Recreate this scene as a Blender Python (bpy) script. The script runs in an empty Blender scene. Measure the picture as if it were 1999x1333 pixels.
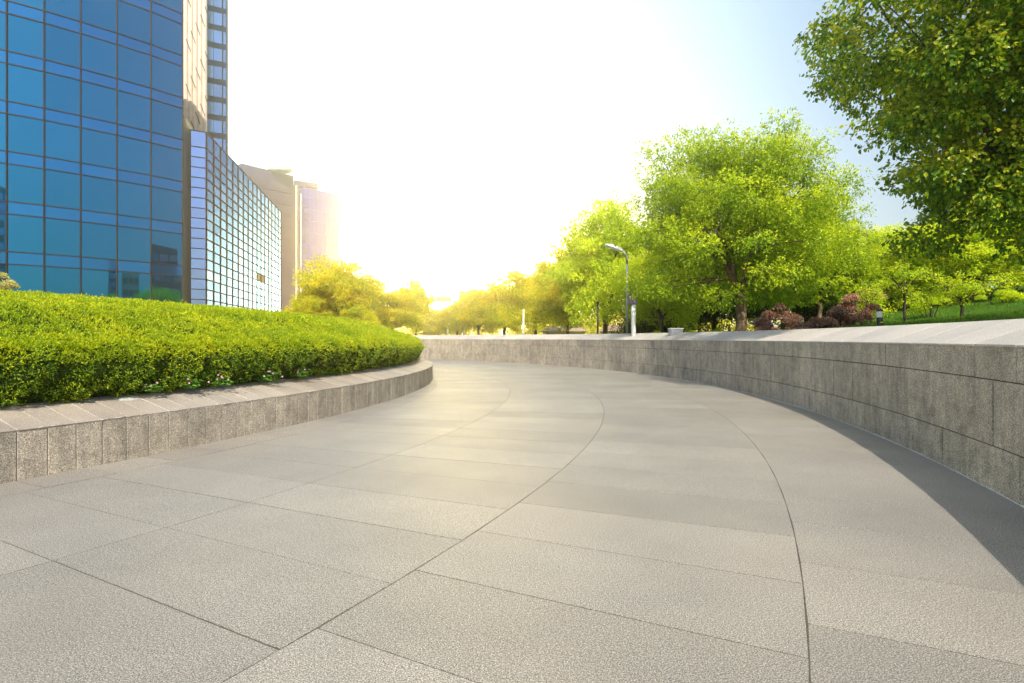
import bpy, math, random
import numpy as np
from mathutils import Vector
R = math.radians
h, F, HZ, CX = 1.25, 1100.0, 660.2, 999.5       # eye height, focal length (photo pixels), horizon row, centre column
Cc = np.array([-16.51, 10.46])*h                # centre of the curved path and of the high wall
Lc = np.array([-19.71, 11.51])*h                # centre of the round planter
RW, RL = 20.8*h, 17.91*h
scn = bpy.context.scene
col = bpy.data.collections.new("place"); scn.collection.children.link(col)

def at(x, y, D):
    return Vector(((x-CX)/F*D, D, h+(HZ-y)/F*D))
def pl(x, D): return np.array([(x-CX)/F*D, D])

# ---------------------------------------------------------------- tagging
def tag(o, label=None, cat=None, group=None, kind=None):
    if label: o["label"] = label
    if cat: o["category"] = cat
    if group: o["group"] = group
    if kind: o["kind"] = kind
    return o
def empty(name, loc, label=None, cat=None, group=None, rz=0.0):
    o = bpy.data.objects.new(name, None); o.location = loc; o.rotation_euler = (0, 0, rz)
    o.empty_display_size = .2; col.objects.link(o)
    return tag(o, label, cat, group)
def copy_tree(o, parent=None):
    c = o.copy(); col.objects.link(c); c.parent = parent
    for ch in list(o.children): copy_tree(ch, c)
    return c
def place(o, loc, rz=0, s=1.0, label=None, group=None, cat=None):
    o.location = loc; o.rotation_euler = (0, 0, rz)
    o.scale = (s, s, s) if not isinstance(s, tuple) else s
    return tag(o, label, cat, group)

# ---------------------------------------------------------------- mesh builder
class MB:
    def __init__(s): s.v = []; s.f = {3: [], 4: []}; s.n = 0; s.big = []; s.mi = None
    def add(s, V, Fs):
        V = np.asarray(V, float).reshape(-1, 3)
        Fs = np.asarray(Fs, int)
        if len(Fs): s.f[Fs.shape[1]].append(Fs+s.n)
        s.v.append(V); s.n += len(V); return s
    def poly(s, V):
        V = np.asarray(V, float); s.big.append(list(range(s.n, s.n+len(V)))); s.v.append(V); s.n += len(V)
    def hexa(s, b, t):                      # bottom ring of 4, top ring of 4 (counter-clockwise)
        return s.add(list(b)+list(t), [(3,2,1,0),(4,5,6,7),(0,1,5,4),(1,2,6,5),(2,3,7,6),(3,0,4,7)])
    def box(s, c, d, rz=0.0):
        cx, cy, cz = c; a, b, e = d[0]/2, d[1]/2, d[2]/2
        q = [(-a,-b),(a,-b),(a,b),(-a,b)]; cs, sn = math.cos(rz), math.sin(rz)
        q = [(cx+x*cs-y*sn, cy+x*sn+y*cs) for x, y in q]
        return s.hexa([(x,y,cz-e) for x,y in q], [(x,y,cz+e) for x,y in q])
    def bar(s, p, q, w, d=None, up=(0,0,1)):  # box beam from p to q
        d = w if d is None else d
        p, q = np.array(p, float), np.array(q, float); t = q-p; t /= np.linalg.norm(t)
        u = np.cross(t, up)
        if np.linalg.norm(u) < 1e-3: u = np.cross(t, (1,0,0))
        u /= np.linalg.norm(u); k = np.cross(u, t)
        r = [u*w/2*a+k*d/2*b for a, b in ((-1,-1),(1,-1),(1,1),(-1,1))]
        return s.hexa([p+x for x in r], [q+x for x in r])
    def tube(s, P, rad, n=8, cap=True):
        P = np.asarray(P, float); m = len(P); rad = np.broadcast_to(np.asarray(rad, float), (m,))
        T = np.gradient(P, axis=0); T /= np.linalg.norm(T, axis=1)[:,None]+1e-9
        u = np.cross(T[0], (0,0,1.0))
        if np.linalg.norm(u) < .1: u = np.array((1.0,0,0))
        V = []
        a = np.arange(n)*2*math.pi/n
        for i in range(m):
            u = u-T[i]*np.dot(u, T[i]); u /= np.linalg.norm(u)+1e-9; w = np.cross(T[i], u)
            V.append(P[i]+rad[i]*(np.cos(a)[:,None]*u+np.sin(a)[:,None]*w))
        V = np.concatenate(V); Fq = []
        for i in range(m-1):
            for j in range(n):
                k = (j+1) % n; Fq.append((i*n+j, i*n+k, (i+1)*n+k, (i+1)*n+j))
        n0 = s.n; s.add(V, Fq)
        if cap:
            s.big.append([n0+j for j in range(n)][::-1]); s.big.append([n0+(m-1)*n+j for j in range(n)])
        return s
    def lathe(s, c, prof, n=16):            # prof: list of (radius, z)
        V = []; a = np.arange(n)*2*math.pi/n
        for r, z in prof: V.append(np.c_[c[0]+r*np.cos(a), c[1]+r*np.sin(a), np.full(n, c[2]+z)])
        Fq = [(i*n+j, i*n+(j+1) % n, (i+1)*n+(j+1) % n, (i+1)*n+j) for i in range(len(prof)-1) for j in range(n)]
        n0 = s.n; s.add(np.concatenate(V), Fq)
        s.big.append([n0+j for j in range(n)][::-1]); s.big.append([n0+(len(prof)-1)*n+j for j in range(n)])
        return s
    def build(s, name, mat, parent=None, smooth=False, bevel=0.0, loc=None):
        V = np.concatenate(s.v) if s.v else np.zeros((0,3))
        if loc is not None: V = V-np.array(loc, float)
        me = bpy.data.meshes.new(name)
        f4 = np.concatenate(s.f[4]) if s.f[4] else np.zeros((0,4), int)
        f3 = np.concatenate(s.f[3]) if s.f[3] else np.zeros((0,3), int)
        nb = sum(len(b) for b in s.big)
        li = np.concatenate([f4.ravel(), f3.ravel(), np.array([i for b in s.big for i in b], int)])
        tot = np.concatenate([np.full(len(f4), 4), np.full(len(f3), 3), np.array([len(b) for b in s.big], int)]).astype(int)
        st = np.concatenate([[0], np.cumsum(tot)[:-1]]).astype(int) if len(tot) else tot
        me.vertices.add(len(V)); me.vertices.foreach_set("co", V.ravel())
        me.loops.add(len(li)); me.loops.foreach_set("vertex_index", li)
        me.polygons.add(len(tot)); me.polygons.foreach_set("loop_start", st)
        me.polygons.foreach_set("use_smooth", np.full(len(tot), smooth))
        me.update(calc_edges=True); me.validate()
        for mm in (mat if isinstance(mat, (list, tuple)) else [mat]): me.materials.append(mm)
        if s.mi is not None: me.polygons.foreach_set('material_index', np.concatenate(s.mi).astype(int))
        o = bpy.data.objects.new(name, me); col.objects.link(o)
        if loc is not None and parent is None: o.location = loc
        if parent: o.parent = parent
        if bevel:
            b = o.modifiers.new("bevel", "BEVEL"); b.width = bevel; b.segments = 1; b.limit_method = 'ANGLE'; b.angle_limit = R(30)
        return o

# ---------------------------------------------------------------- materials
def nt(m):
    m.use_nodes = True; t = m.node_tree; t.nodes.clear(); return t
def N(t, typ, **kw):
    n = t.nodes.new(typ)
    for k, v in kw.items():
        if k.startswith('i_'): n.inputs[k[2:].replace('_', ' ')].default_value = v
        else: setattr(n, k, v)
    return n
def ramp(t, fac, stops):
    r = t.nodes.new('ShaderNodeValToRGB'); e = r.color_ramp.elements
    while len(e) < len(stops): e.new(0.5)
    for k, (p, c) in enumerate(stops):
        e[k].position = p; e[k].color = (*c, 1) if len(c) == 3 else c
    t.links.new(fac, r.inputs[0]); return r.outputs[0]
def mixc(t, a, b, fac, mode='MIX'):
    m = t.nodes.new('ShaderNodeMix'); m.data_type = 'RGBA'; m.blend_type = mode
    for s, v in ((m.inputs[0], fac), (m.inputs[6], a), (m.inputs[7], b)):
        if hasattr(v, 'is_linked') or hasattr(v, 'links'): t.links.new(v, s)
        else: s.default_value = v if isinstance(v, (int, float)) else (*v, 1)
    return m.outputs[2]
def noise(t, scale, detail=4, rough=.55, vec=None, out=0):
    n = N(t, 'ShaderNodeTexNoise'); n.inputs['Scale'].default_value = scale
    n.inputs['Detail'].default_value = detail; n.inputs['Roughness'].default_value = rough
    if vec is None:
        vec = t.nodes.new('ShaderNodeTexCoord').outputs['Object']
    t.links.new(vec, n.inputs['Vector']); return n.outputs[out]
def scaled(t, s):
    tc = t.nodes.new('ShaderNodeTexCoord'); m = N(t, 'ShaderNodeMapping'); m.inputs['Scale'].default_value = s
    t.links.new(tc.outputs['Object'], m.inputs[0]); return m.outputs[0]
def bump(t, fac, strength, dist=.01):
    b = N(t, 'ShaderNodeBump'); b.inputs['Strength'].default_value = strength; b.inputs['Distance'].default_value = dist
    t.links.new(fac, b.inputs['Height']); return b.outputs[0]
def principled(t, colr, rough=.6, metal=0, spec=.5, normal=None):
    p = N(t, 'ShaderNodeBsdfPrincipled'); o = N(t, 'ShaderNodeOutputMaterial')
    if hasattr(colr, 'links'): t.links.new(colr, p.inputs['Base Color'])
    else: p.inputs['Base Color'].default_value = (*colr, 1)
    if hasattr(rough, 'links'): t.links.new(rough, p.inputs['Roughness'])
    else: p.inputs['Roughness'].default_value = rough
    p.inputs['Metallic'].default_value = metal; p.inputs['Specular IOR Level'].default_value = spec
    if normal is not None: t.links.new(normal, p.inputs['Normal'])
    t.links.new(p.outputs[0], o.inputs[0]); return p

def plain(name, c, rough=.6, metal=0, var=.25, scale=6, spec=.5):
    m = bpy.data.materials.new(name); t = nt(m)
    n = noise(t, scale, 5)
    cc = ramp(t, n, [(.3, tuple(x*(1-var) for x in c)), (.7, tuple(min(1, x*(1+var)) for x in c))])
    principled(t, cc, rough, metal, spec, bump(t, noise(t, scale*8, 3), .15, .01)); return m

def granite(name, lo, mid, hi, grain=260, streak=0.0, warm=(.30,.24,.16), warmth=.3, island=.12, stain=.35, rough=.62):
    m = bpy.data.materials.new(name); t = nt(m)
    g1 = noise(t, grain, 2, .7); g2 = noise(t, grain*.42, 3, .7)
    c = ramp(t, g1, [(.38, lo), (.475, mid), (.54, mid), (.64, hi)])
    c2 = ramp(t, g2, [(.36, (.72,.72,.73)), (.62, (1.16,1.15,1.14))])
    c = mixc(t, c, c2, 1.0, 'MULTIPLY')
    big = noise(t, .9, 5, .6)
    c = mixc(t, c, ramp(t, big, [(.3, (1-stain, 1-stain, 1-stain*.95)), (.7, (1.08,1.07,1.05))]), 1.0, 'MULTIPLY')
    patch = noise(t, .35, 3, .5)
    f = N(t, 'ShaderNodeMath', operation='MULTIPLY'); t.links.new(ramp(t, patch, [(.48, (0,0,0)), (.72, (1,1,1))]), f.inputs[0]); f.inputs[1].default_value = warmth
    c = mixc(t, c, warm, f.outputs[0])
    if streak:
        bl = noise(t, 5.5, 6, .7); c = mixc(t, c, ramp(t, bl, [(.36, (.74,.73,.71)), (.52, (1,1,1)), (.68, (1.15,1.14,1.12))]), 1.0, 'MULTIPLY')
        s = noise(t, 1.0, 5, .65, scaled(t, (7, 7, 1.3)))
        s2 = noise(t, 1.0, 4, .6, scaled(t, (22, 22, 1.6)))
        c = mixc(t, c, ramp(t, s, [(.36, (1-streak,)*3), (.6, (1.1,1.09,1.06))]), 1.0, 'MULTIPLY')
        c = mixc(t, c, ramp(t, s2, [(.3, (1-streak*.6,)*3), (.6, (1.06,1.05,1.04))]), 1.0, 'MULTIPLY')
    geo = t.nodes.new('ShaderNodeNewGeometry')
    v = ramp(t, geo.outputs['Random Per Island'], [(0, (1-island, 1-island, 1-island*1.1)), (.55, (1,1,1)), (1, (1+island, 1+island*.93, 1+island*.8))])
    c = mixc(t, c, v, 1.0, 'MULTIPLY')
    principled(t, c, rough, 0, .4, bump(t, g1, .08, .002)); return m

def leafmat(name, cols, trans=.35, rough=.45, clump=.6, tip=None):
    m = bpy.data.materials.new(name); t = nt(m)
    geo = t.nodes.new('ShaderNodeNewGeometry')
    n = len(cols)
    c = ramp(t, geo.outputs['Random Per Island'], [(i/(n-1), k) for i, k in enumerate(cols)])
    nz = noise(t, clump, 3, .6)
    c = mixc(t, c, ramp(t, nz, [(.35, (.72,.82,.8)), (.65, (1.2,1.1,1.0))]), 1.0, 'MULTIPLY')
    p = N(t, 'ShaderNodeBsdfPrincipled'); p.inputs['Roughness'].default_value = rough; p.inputs['Specular IOR Level'].default_value = .35
    tr = N(t, 'ShaderNodeBsdfTranslucent'); mx = N(t, 'ShaderNodeMixShader'); mx.inputs[0].default_value = trans
    o = N(t, 'ShaderNodeOutputMaterial')
    t.links.new(c, p.inputs['Base Color'])
    t.links.new(mixc(t, c, (1.5,1.35,.5), 1.0, 'MULTIPLY'), tr.inputs[0])
    t.links.new(p.outputs[0], mx.inputs[1]); t.links.new(tr.outputs[0], mx.inputs[2]); t.links.new(mx.outputs[0], o.inputs[0])
    return m

def glass(name, c, rough=.03, metal=.9, ripple=.0, var=.08):
    m = bpy.data.materials.new(name); t = nt(m)
    geo = t.nodes.new('ShaderNodeObjectInfo')
    cc = ramp(t, geo.outputs['Random'], [(0, tuple(x*(1-var) for x in c)), (1, tuple(min(1, x*(1+var)) for x in c))])
    nrm = bump(t, noise(t, .7, 2, .5), ripple, .02) if ripple else None
    principled(t, cc, rough, metal, .8, nrm); return m

M = dict(
    paving=granite('paving_granite', (.050,.046,.040), (.275,.252,.218), (.63,.585,.515), 180, 0, (.33,.27,.20), .35, .095, .19, .6),
    joint=plain('joint_dirt', (.075,.065,.045), .9, 0, .4, 30),
    wallstone=granite('wall_granite', (.14,.122,.098), (.46,.41,.335), (.80,.73,.61), 120, .18, (.34,.29,.21), .35, .08, .30, .75),
    copingstone=granite('coping_granite', (.34,.31,.28), (.52,.475,.43), (.66,.61,.56), 220, 0, (.50,.42,.33), .4, .1, .14, .7),
    lowcoping=granite('planter_coping_granite', (.22,.19,.155), (.44,.385,.32), (.58,.52,.44), 220, 0, (.36,.27,.18), .5, .1, .35, .7),
    mortar=plain('pale_mortar', (.55,.53,.49), .9, 0, .25, 40),
    soil=plain('soil', (.05,.035,.02), .95, 0, .4, 5),
    bark=plain('bark', (.16,.105,.065), .9, 0, .45, 9),
    darkbark=plain('dark_bark', (.06,.042,.03), .9, 0, .45, 9),
    steel=plain('grey_steel', (.42,.43,.45), .45, .3, .1, 3),
    white=plain('white_paint', (.75,.75,.74), .4, 0, .05, 3),
    black=plain('black_paint', (.02,.02,.022), .4, 0, .3, 5),
    purple=plain('dull_purple_panel', (.13,.11,.15), .6, 0, .15, 4),
    mull=plain('bronze_mullion', (.20,.085,.03), .9, 0, .12, 2, .05),
    dmull=plain('dark_mullion', (.035,.03,.03), .45, .3, .2, 2),
    recess=plain('brown_cladding', (.12,.075,.05), .6, 0, .2, 2),
    cream=plain('cream_cladding', (.88,.68,.52), .55, 0, .1, 2),
    violetgrey=plain('violet_grey_concrete', (.11,.075,.14), .8, 0, .07, .15),
    violetdark=plain('violet_dark_band', (.085,.06,.115), .8, 0, .06, .3),
    navy=plain('navy_cladding', (.02,.03,.06), .5, .2, .15, 2),
    roof=plain('pavilion_roof', (.33,.22,.15), .8, 0, .2, 4),
    glassdark=glass('deep_blue_glass', (.020,.225,.40), .02, .95, .05, .07),
    spandrel=glass('blue_spandrel_glass', (.026,.225,.47), .06, .92, .01, .05),
    glassbright=glass('mirror_glass', (.03,.058,.085), .03, .95, .02),
    palewall=plain('pale_blue_cladding', (.26,.46,.72), .3, 0, .08, 1),
    glassmid=glass('steel_blue_glass', (.26,.40,.72), .05, .9, .02),
    glasslilac=glass('lilac_glass', (.09,.055,.46), .25, .3, .0, .03),
    glassblue=glass('tower_blue_glass', (.14,.27,.48), .08, .8, .01, .2),
    open=plain('open_dark_window', (.10,.085,.07), .7, 0, .2, 3),
)
LEAF = dict(
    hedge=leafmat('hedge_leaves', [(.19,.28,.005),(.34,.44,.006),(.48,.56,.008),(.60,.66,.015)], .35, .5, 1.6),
    hero=leafmat('broad_leaves', [(.07,.16,.012),(.14,.28,.018),(.24,.38,.022),(.50,.52,.025)], .45, .4, .9),
    heroyoung_lit=leafmat('young_and_lit_broad_leaves', [(.20,.32,.02),(.34,.42,.03),(.56,.54,.04)], .45, .4, .9),
    hedgeshade=leafmat('hedge_shade_leaves', [(.05,.11,.008),(.10,.19,.01),(.18,.29,.012)], .25, .5, 1.6),
    mid=leafmat('camphor_leaves', [(.19,.31,.008),(.33,.47,.010),(.48,.60,.013)], .45, .45, .7),
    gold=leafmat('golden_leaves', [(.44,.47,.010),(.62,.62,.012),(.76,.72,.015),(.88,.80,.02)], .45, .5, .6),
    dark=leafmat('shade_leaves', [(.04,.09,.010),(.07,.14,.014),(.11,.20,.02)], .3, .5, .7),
    fresh=leafmat('fresh_and_lit_leaves', [(.44,.60,.015),(.60,.72,.02),(.74,.80,.03)], .45, .5, .9),
    red=leafmat('red_leaves', [(.18,.07,.06),(.36,.16,.13),(.52,.30,.24),(.62,.48,.40)], .25, .4, 2.0),
    pale=leafmat('pale_leaves', [(.42,.42,.10),(.62,.58,.26),(.72,.68,.36)], .35, .5, 2.0),
    oxalis=leafmat('oxalis_leaves', [(.10,.26,.03),(.16,.36,.05)], .3, .5, 3),
    petal=leafmat('lilac_petals', [(.55,.25,.50),(.70,.42,.66)], .3, .5, 3),
    grass=leafmat('grass_blades', [(.05,.14,.008),(.10,.23,.012),(.19,.32,.018)], .35, .5, .5),
)

# ---------------------------------------------------------------- terrain
def sstep(a, b, x):
    t = np.clip((x-a)/(b-a), 0, 1); return t*t*(3-2*t)
def ground_z(x, y):
    x, y = np.asarray(x, float), np.asarray(y, float)
    d = np.hypot(x-Cc[0], y-Cc[1])-RW-.75
    ratio = x/np.maximum(y, 3.0)
    side = sstep(.42, .62, ratio)
    z = 1.0*sstep(-30, -14, x)+side*np.clip(d, 0, 26)*.125
    z = z+side*.10*np.sin(x*.9)*np.cos(y*.7)*np.clip(d/4, 0, 1)
    return np.where(d < -.38, -.05, z)

def make_ground():
    b = MB(); rr = np.concatenate([np.linspace(0, RW, 12), [RW+.365, RW+.376], RW+np.geomspace(.5, 40, 60), RW+np.geomspace(46, 225, 8)])
    na = 360; a = np.linspace(0, 2*math.pi, na, endpoint=False)
    rg, ag = np.meshgrid(rr, a, indexing='ij')
    X = Cc[0]+rg*np.cos(ag); Y = Cc[1]+rg*np.sin(ag); Z = ground_z(X, Y)
    V = np.stack([X, Y, Z], -1).reshape(-1, 3)
    i, j = np.meshgrid(np.arange(len(rr)-1), np.arange(na), indexing='ij'); k = (j+1) % na
    Fq = np.stack([i*na+j, (i+1)*na+j, (i+1)*na+k, i*na+k], -1).reshape(-1, 4)
    b.add(V, Fq)
    m = bpy.data.materials.new('ground_cover'); t = nt(m)
    c = ramp(t, noise(t, .25, 6, .6), [(.35, (.045,.10,.012)), (.55, (.09,.17,.018)), (.7, (.15,.22,.03))])
    c = mixc(t, c, ramp(t, noise(t, 14, 4, .7), [(.3, (.6,.6,.6)), (.7, (1.3,1.3,1.2))]), 1.0, 'MULTIPLY')
    principled(t, c, .9, 0, .2, bump(t, noise(t, 30, 3), .6, .03))
    tag(b.build('ground', m, smooth=True), kind='structure')
make_ground()

# ---------------------------------------------------------------- paving: real slabs with open joints
def make_path():
    rng = random.Random(3); b = MB()
    dr = 1.507*h; radii = [16.475*h+dr*k for k in range(-3, 4)]; radii[-1] = RW+.05
    off = {2: -27.0, 3: -27.0+.0, 4: -26.51, 5: -25.80}
    step = 1.7544
    g = .0036
    for k in range(len(radii)-1):
        r0, r1 = radii[k]+g*1.1, radii[k+1]-g*1.1
        o = off.get(k, rng.uniform(0, 2)-27)
        th = o-step*34
        while th < 120:
            t0 = R(th); t1 = R(th+step); m = (t0+t1)/2
            cs = []
            dz = rng.uniform(-.0008, .0008)
            j = [rng.uniform(-.0012, .0012) for _ in range(4)]
            for (r, t, sg, jj) in ((r0, t0, 1, j[0]), (r1, t0, 1, j[1]), (r1, t1, -1, j[2]), (r0, t1, -1, j[3])):
                ga = (g+jj)/r*sg
                cs.append((Cc[0]+r*math.cos(t+ga), Cc[1]+r*math.sin(t+ga)))
            ch = .0022                                   # small worn arris round each slab
            cxm = sum(c[0] for c in cs)/4; cym = sum(c[1] for c in cs)/4
            inn = []
            for (x, y) in cs:
                dx, dy = cxm-x, cym-y; l = math.hypot(dx, dy); inn.append((x+dx/l*ch*1.4, y+dy/l*ch*1.4))
            V = [(x, y, -.02) for x, y in cs]+[(x, y, dz-.0006) for x, y in cs]+[(x, y, dz) for x, y in inn]
            Fq = [(0,1,5,4),(1,2,6,5),(2,3,7,6),(3,0,4,7),(4,5,9,8),(5,6,10,9),(6,7,11,10),(7,4,8,11),(8,9,10,11)]
            b.add(V, Fq)
            th += step
    tag(b.build('path', M['paving']), kind='structure')
    b = MB(); na = 200; a = np.radians(np.linspace(-90, 125, na))
    V = np.concatenate([np.c_[Cc[0]+r*np.cos(a), Cc[1]+r*np.sin(a), np.full(na, -.0022)] for r in (radii[0]-.1, RW+.2)])
    b.add(V, [(i, i+na, i+na+1, i+1) for i in range(na-1)])
    tag(b.build('path_bedding', M['joint']), kind='structure')
make_path()

# ---------------------------------------------------------------- curved walls
def pc(c, r, t, z): return (c[0]+r*math.cos(t), c[1]+r*math.sin(t), z)
def block(b, c, r0, r1, t0, t1, z0, z1a, z1b=None, gap=.002, mid=1):
    """one stone between two angles; top may slope from z1a (front) to z1b (back)"""
    z1b = z1a if z1b is None else z1b
    ga = gap/r0
    a, e = t0+ga, t1-ga
    lo = [pc(c, r0, a, z0), pc(c, r1, a, z0), pc(c, r1, e, z0), pc(c, r0, e, z0)]
    hi = [pc(c, r0, a, z1a), pc(c, r1, a, z1b), pc(c, r1, e, z1b), pc(c, r0, e, z1a)]
    b.hexa(lo, hi)
def wall_high():
    rng = random.Random(8)
    root = empty('stone_wall', (Cc[0]+RW*math.cos(R(-10)), Cc[1]+RW*math.sin(R(-10)), 0),
                 'high curved granite wall with a sloping pale coping along the right side of the path', 'wall')
    L0 = Vector(root.location)
    z = [0.0, .29*h, .725*h, .955*h]; zb = 1.15*h; st = 1.572
    hw = MB(); body = MB(); cop = MB()
    for (i, o, s) in ((0, -8.9, st), (1, -7.95, st), (2, -7.198, st)):
        th = o-s*42
        while th < 112:
            j = rng.uniform(-.003, .003); w = s
            block(body, Cc, RW+j, RW+.14, R(th), R(th+w), z[i]+(.005 if i else -.05), z[i+1]-.004, gap=.0035)
            th += w
    th = -7.198-st*42
    body.build('wall_face', M['wallstone'], root, bevel=.004, loc=L0)
    # coping slabs
    while th < 112:
        j = rng.uniform(-.001, .001)
        a, e = R(th)+.008/RW, R(th+st)-.008/RW
        lo = [pc(Cc, RW-.006, a, z[3]-.012), pc(Cc, RW+.62, a, z[3]-.05), pc(Cc, RW+.62, e, z[3]-.05), pc(Cc, RW-.006, e, z[3]-.012)]
        hi = [pc(Cc, RW-.006, a, z[3]+j+.006), pc(Cc, RW+.62, a, zb+j), pc(Cc, RW+.62, e, zb+j), pc(Cc, RW-.006, e, z[3]+j+.006)]
        cop.hexa(lo, hi); th += st
    cop.build('coping', M['copingstone'], root, bevel=.003, loc=L0)
    core = MB(); na = 220; an = np.radians(np.linspace(-73, 112, na))
    for k in range(na-1):
        core.hexa([pc(Cc, RW+.012, an[k], -.04), pc(Cc, RW+.60, an[k], -.04), pc(Cc, RW+.60, an[k+1], -.04), pc(Cc, RW+.012, an[k+1], -.04)],
                  [pc(Cc, RW+.012, an[k], z[3]-.02), pc(Cc, RW+.60, an[k], z[3]-.02), pc(Cc, RW+.60, an[k+1], z[3]-.02), pc(Cc, RW+.012, an[k+1], z[3]-.02)])
    for k in range(na-1):
        lo = [pc(Cc, RW+.012, an[k], z[3]-.03), pc(Cc, RW+.61, an[k], z[3]-.03), pc(Cc, RW+.61, an[k+1], z[3]-.03), pc(Cc, RW+.012, an[k+1], z[3]-.03)]
        hi = [pc(Cc, RW+.012, an[k], z[3]+.001), pc(Cc, RW+.61, an[k], zb-.008), pc(Cc, RW+.61, an[k+1], zb-.008), pc(Cc, RW+.012, an[k+1], z[3]+.001)]
        core.hexa(lo, hi)
    core.build('mortar_core', M['joint'], root, loc=L0)
    # pale crumbly mortar bead at the foot
    bd = MB(); a0 = -34.0; P = []; rad = []
    while a0 < 18:
        P.append(pc(Cc, RW-.004-rng.random()*.006, R(a0), .001)); rad.append(.004+.010*rng.random()**2*(1 if math.sin(a0*2.3)+math.sin(a0*.9) > -.6 else .25)); a0 += .07
    bd.tube(P, rad, 5); bd.build('mortar_bead', M['mortar'], root, loc=L0)
wall_high()

LOWZ, LOWB, COPW = .352*h, .505*h, .56*h
def wall_low():
    rng = random.Random(5)
    root = empty('planter_wall', (Lc[0]+RL*math.cos(R(-20)), Lc[1]+RL*math.sin(R(-20)), 0),
                 'low curved granite planter wall with narrow upright slabs holding the clipped hedge', 'wall')
    L0 = Vector(root.location); st = .598; th = -24.96-st*60
    body, cop, chips = MB(), MB(), MB()
    while th < 240:
        j = rng.uniform(-.002, .002); d = rng.uniform(-.002, .003)
        block(body, Lc, RL-.10, RL+j, R(th), R(th+st), -.04, LOWZ-.004, gap=.0042)
        # sloping coping slab
        a, e = R(th)+.002/RL, R(th+st)-.002/RL
        lip = .004+rng.uniform(-.003, .004)
        lo = [pc(Lc, RL-COPW, a, LOWZ-.06), pc(Lc, RL+lip, a, LOWZ-.004), pc(Lc, RL+lip, e, LOWZ-.004), pc(Lc, RL-COPW, e, LOWZ-.06)]
        hi = [pc(Lc, RL-COPW, a, LOWB+d), pc(Lc, RL+lip, a, LOWZ+.008+d), pc(Lc, RL+lip, e, LOWZ+.008+d), pc(Lc, RL-COPW, e, LOWB+d)]
        cop.hexa(lo, hi)
        th += st
    body.build('wall_face', M['wallstone'], root, bevel=.0035, loc=L0)
    cop.build('coping', M['lowcoping'], root, bevel=.004, loc=L0)
    core = MB(); na = 300; an = np.linspace(R(-61), R(240), na)
    for k in range(na-1):
        core.hexa([pc(Lc, RL-.5, an[k], -.03), pc(Lc, RL-.012, an[k], -.03), pc(Lc, RL-.012, an[k+1], -.03), pc(Lc, RL-.5, an[k+1], -.03)],
                  [pc(Lc, RL-.5, an[k], LOWZ-.03), pc(Lc, RL-.012, an[k], LOWZ-.03), pc(Lc, RL-.012, an[k+1], LOWZ-.03), pc(Lc, RL-.5, an[k+1], LOWZ-.03)])
    for k in range(na-1):
        lo = [pc(Lc, RL-COPW+.01, an[k], LOWZ-.05), pc(Lc, RL-.003, an[k], LOWZ-.02), pc(Lc, RL-.003, an[k+1], LOWZ-.02), pc(Lc, RL-COPW+.01, an[k+1], LOWZ-.05)]
        hi = [pc(Lc, RL-COPW+.01, an[k], LOWB-.003), pc(Lc, RL-.003, an[k], LOWZ+.005), pc(Lc, RL-.003, an[k+1], LOWZ+.005), pc(Lc, RL-COPW+.01, an[k+1], LOWB-.003)]
        core.hexa(lo, hi)
    core.build('mortar_core', M['mortar'], root, loc=L0)
    # broken mortar along the arris and the foot
    for (rr, zz, s0, s1, dens) in ((RL+.004, LOWZ+.003, -30, 6, .6), ):
        a = s0
        while a < s1:
            if math.sin(a*1.9)+math.sin(a*4.1+1)+rng.uniform(-1, 1) > .55:
                n = rng.randint(2, 5); P = [pc(Lc, rr+rng.uniform(-.004, .003), R(a+k*.045), zz+rng.uniform(-.003, .004)) for k in range(n+1)]
                chips.tube(P, [.002]+[rng.uniform(.003, .0075) for _ in range(n-1)]+[.002], 5); a += n*.045
            a += .12
    chips.build('mortar_crumbs', M['mortar'], root, loc=L0)
wall_low()

# ---------------------------------------------------------------- leaf scattering
def unit(v): return v/(np.linalg.norm(v, axis=-1, keepdims=True)+1e-9)
def leaves(b, P, T, Nn, L, W, fold=.18, six=False):
    """P base points, T along the leaf, Nn leaf normal"""
    T = unit(T); S = unit(np.cross(T, Nn)); Nn = np.cross(S, T)
    L = np.broadcast_to(L, (len(P),))[:,None]; W = np.broadcast_to(W, (len(P),))[:,None]
    n = len(P)
    if not six:
        V = np.stack([P, P+T*L*.5+S*W*.5+Nn*W*fold, P+T*L, P+T*L*.5-S*W*.5+Nn*W*fold], 1).reshape(-1, 3)
        Fq = (np.arange(n)*4)[:,None]+np.arange(4)
        b.add(V, Fq)
    else:
        V = np.stack([P, P+T*L*.3+S*W*.46+Nn*W*fold, P+T*L*.68+S*W*.40+Nn*W*(fold-.1), P+T*L-Nn*L*.12,
                      P+T*L*.68-S*W*.40+Nn*W*(fold-.1), P+T*L*.3-S*W*.46+Nn*W*fold], 1).reshape(-1, 3)
        k = (np.arange(n)*6)[:,None]
        b.add(V, np.concatenate([k+np.array([0,1,2,3]), k+np.array([0,3,4,5])]))

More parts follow.
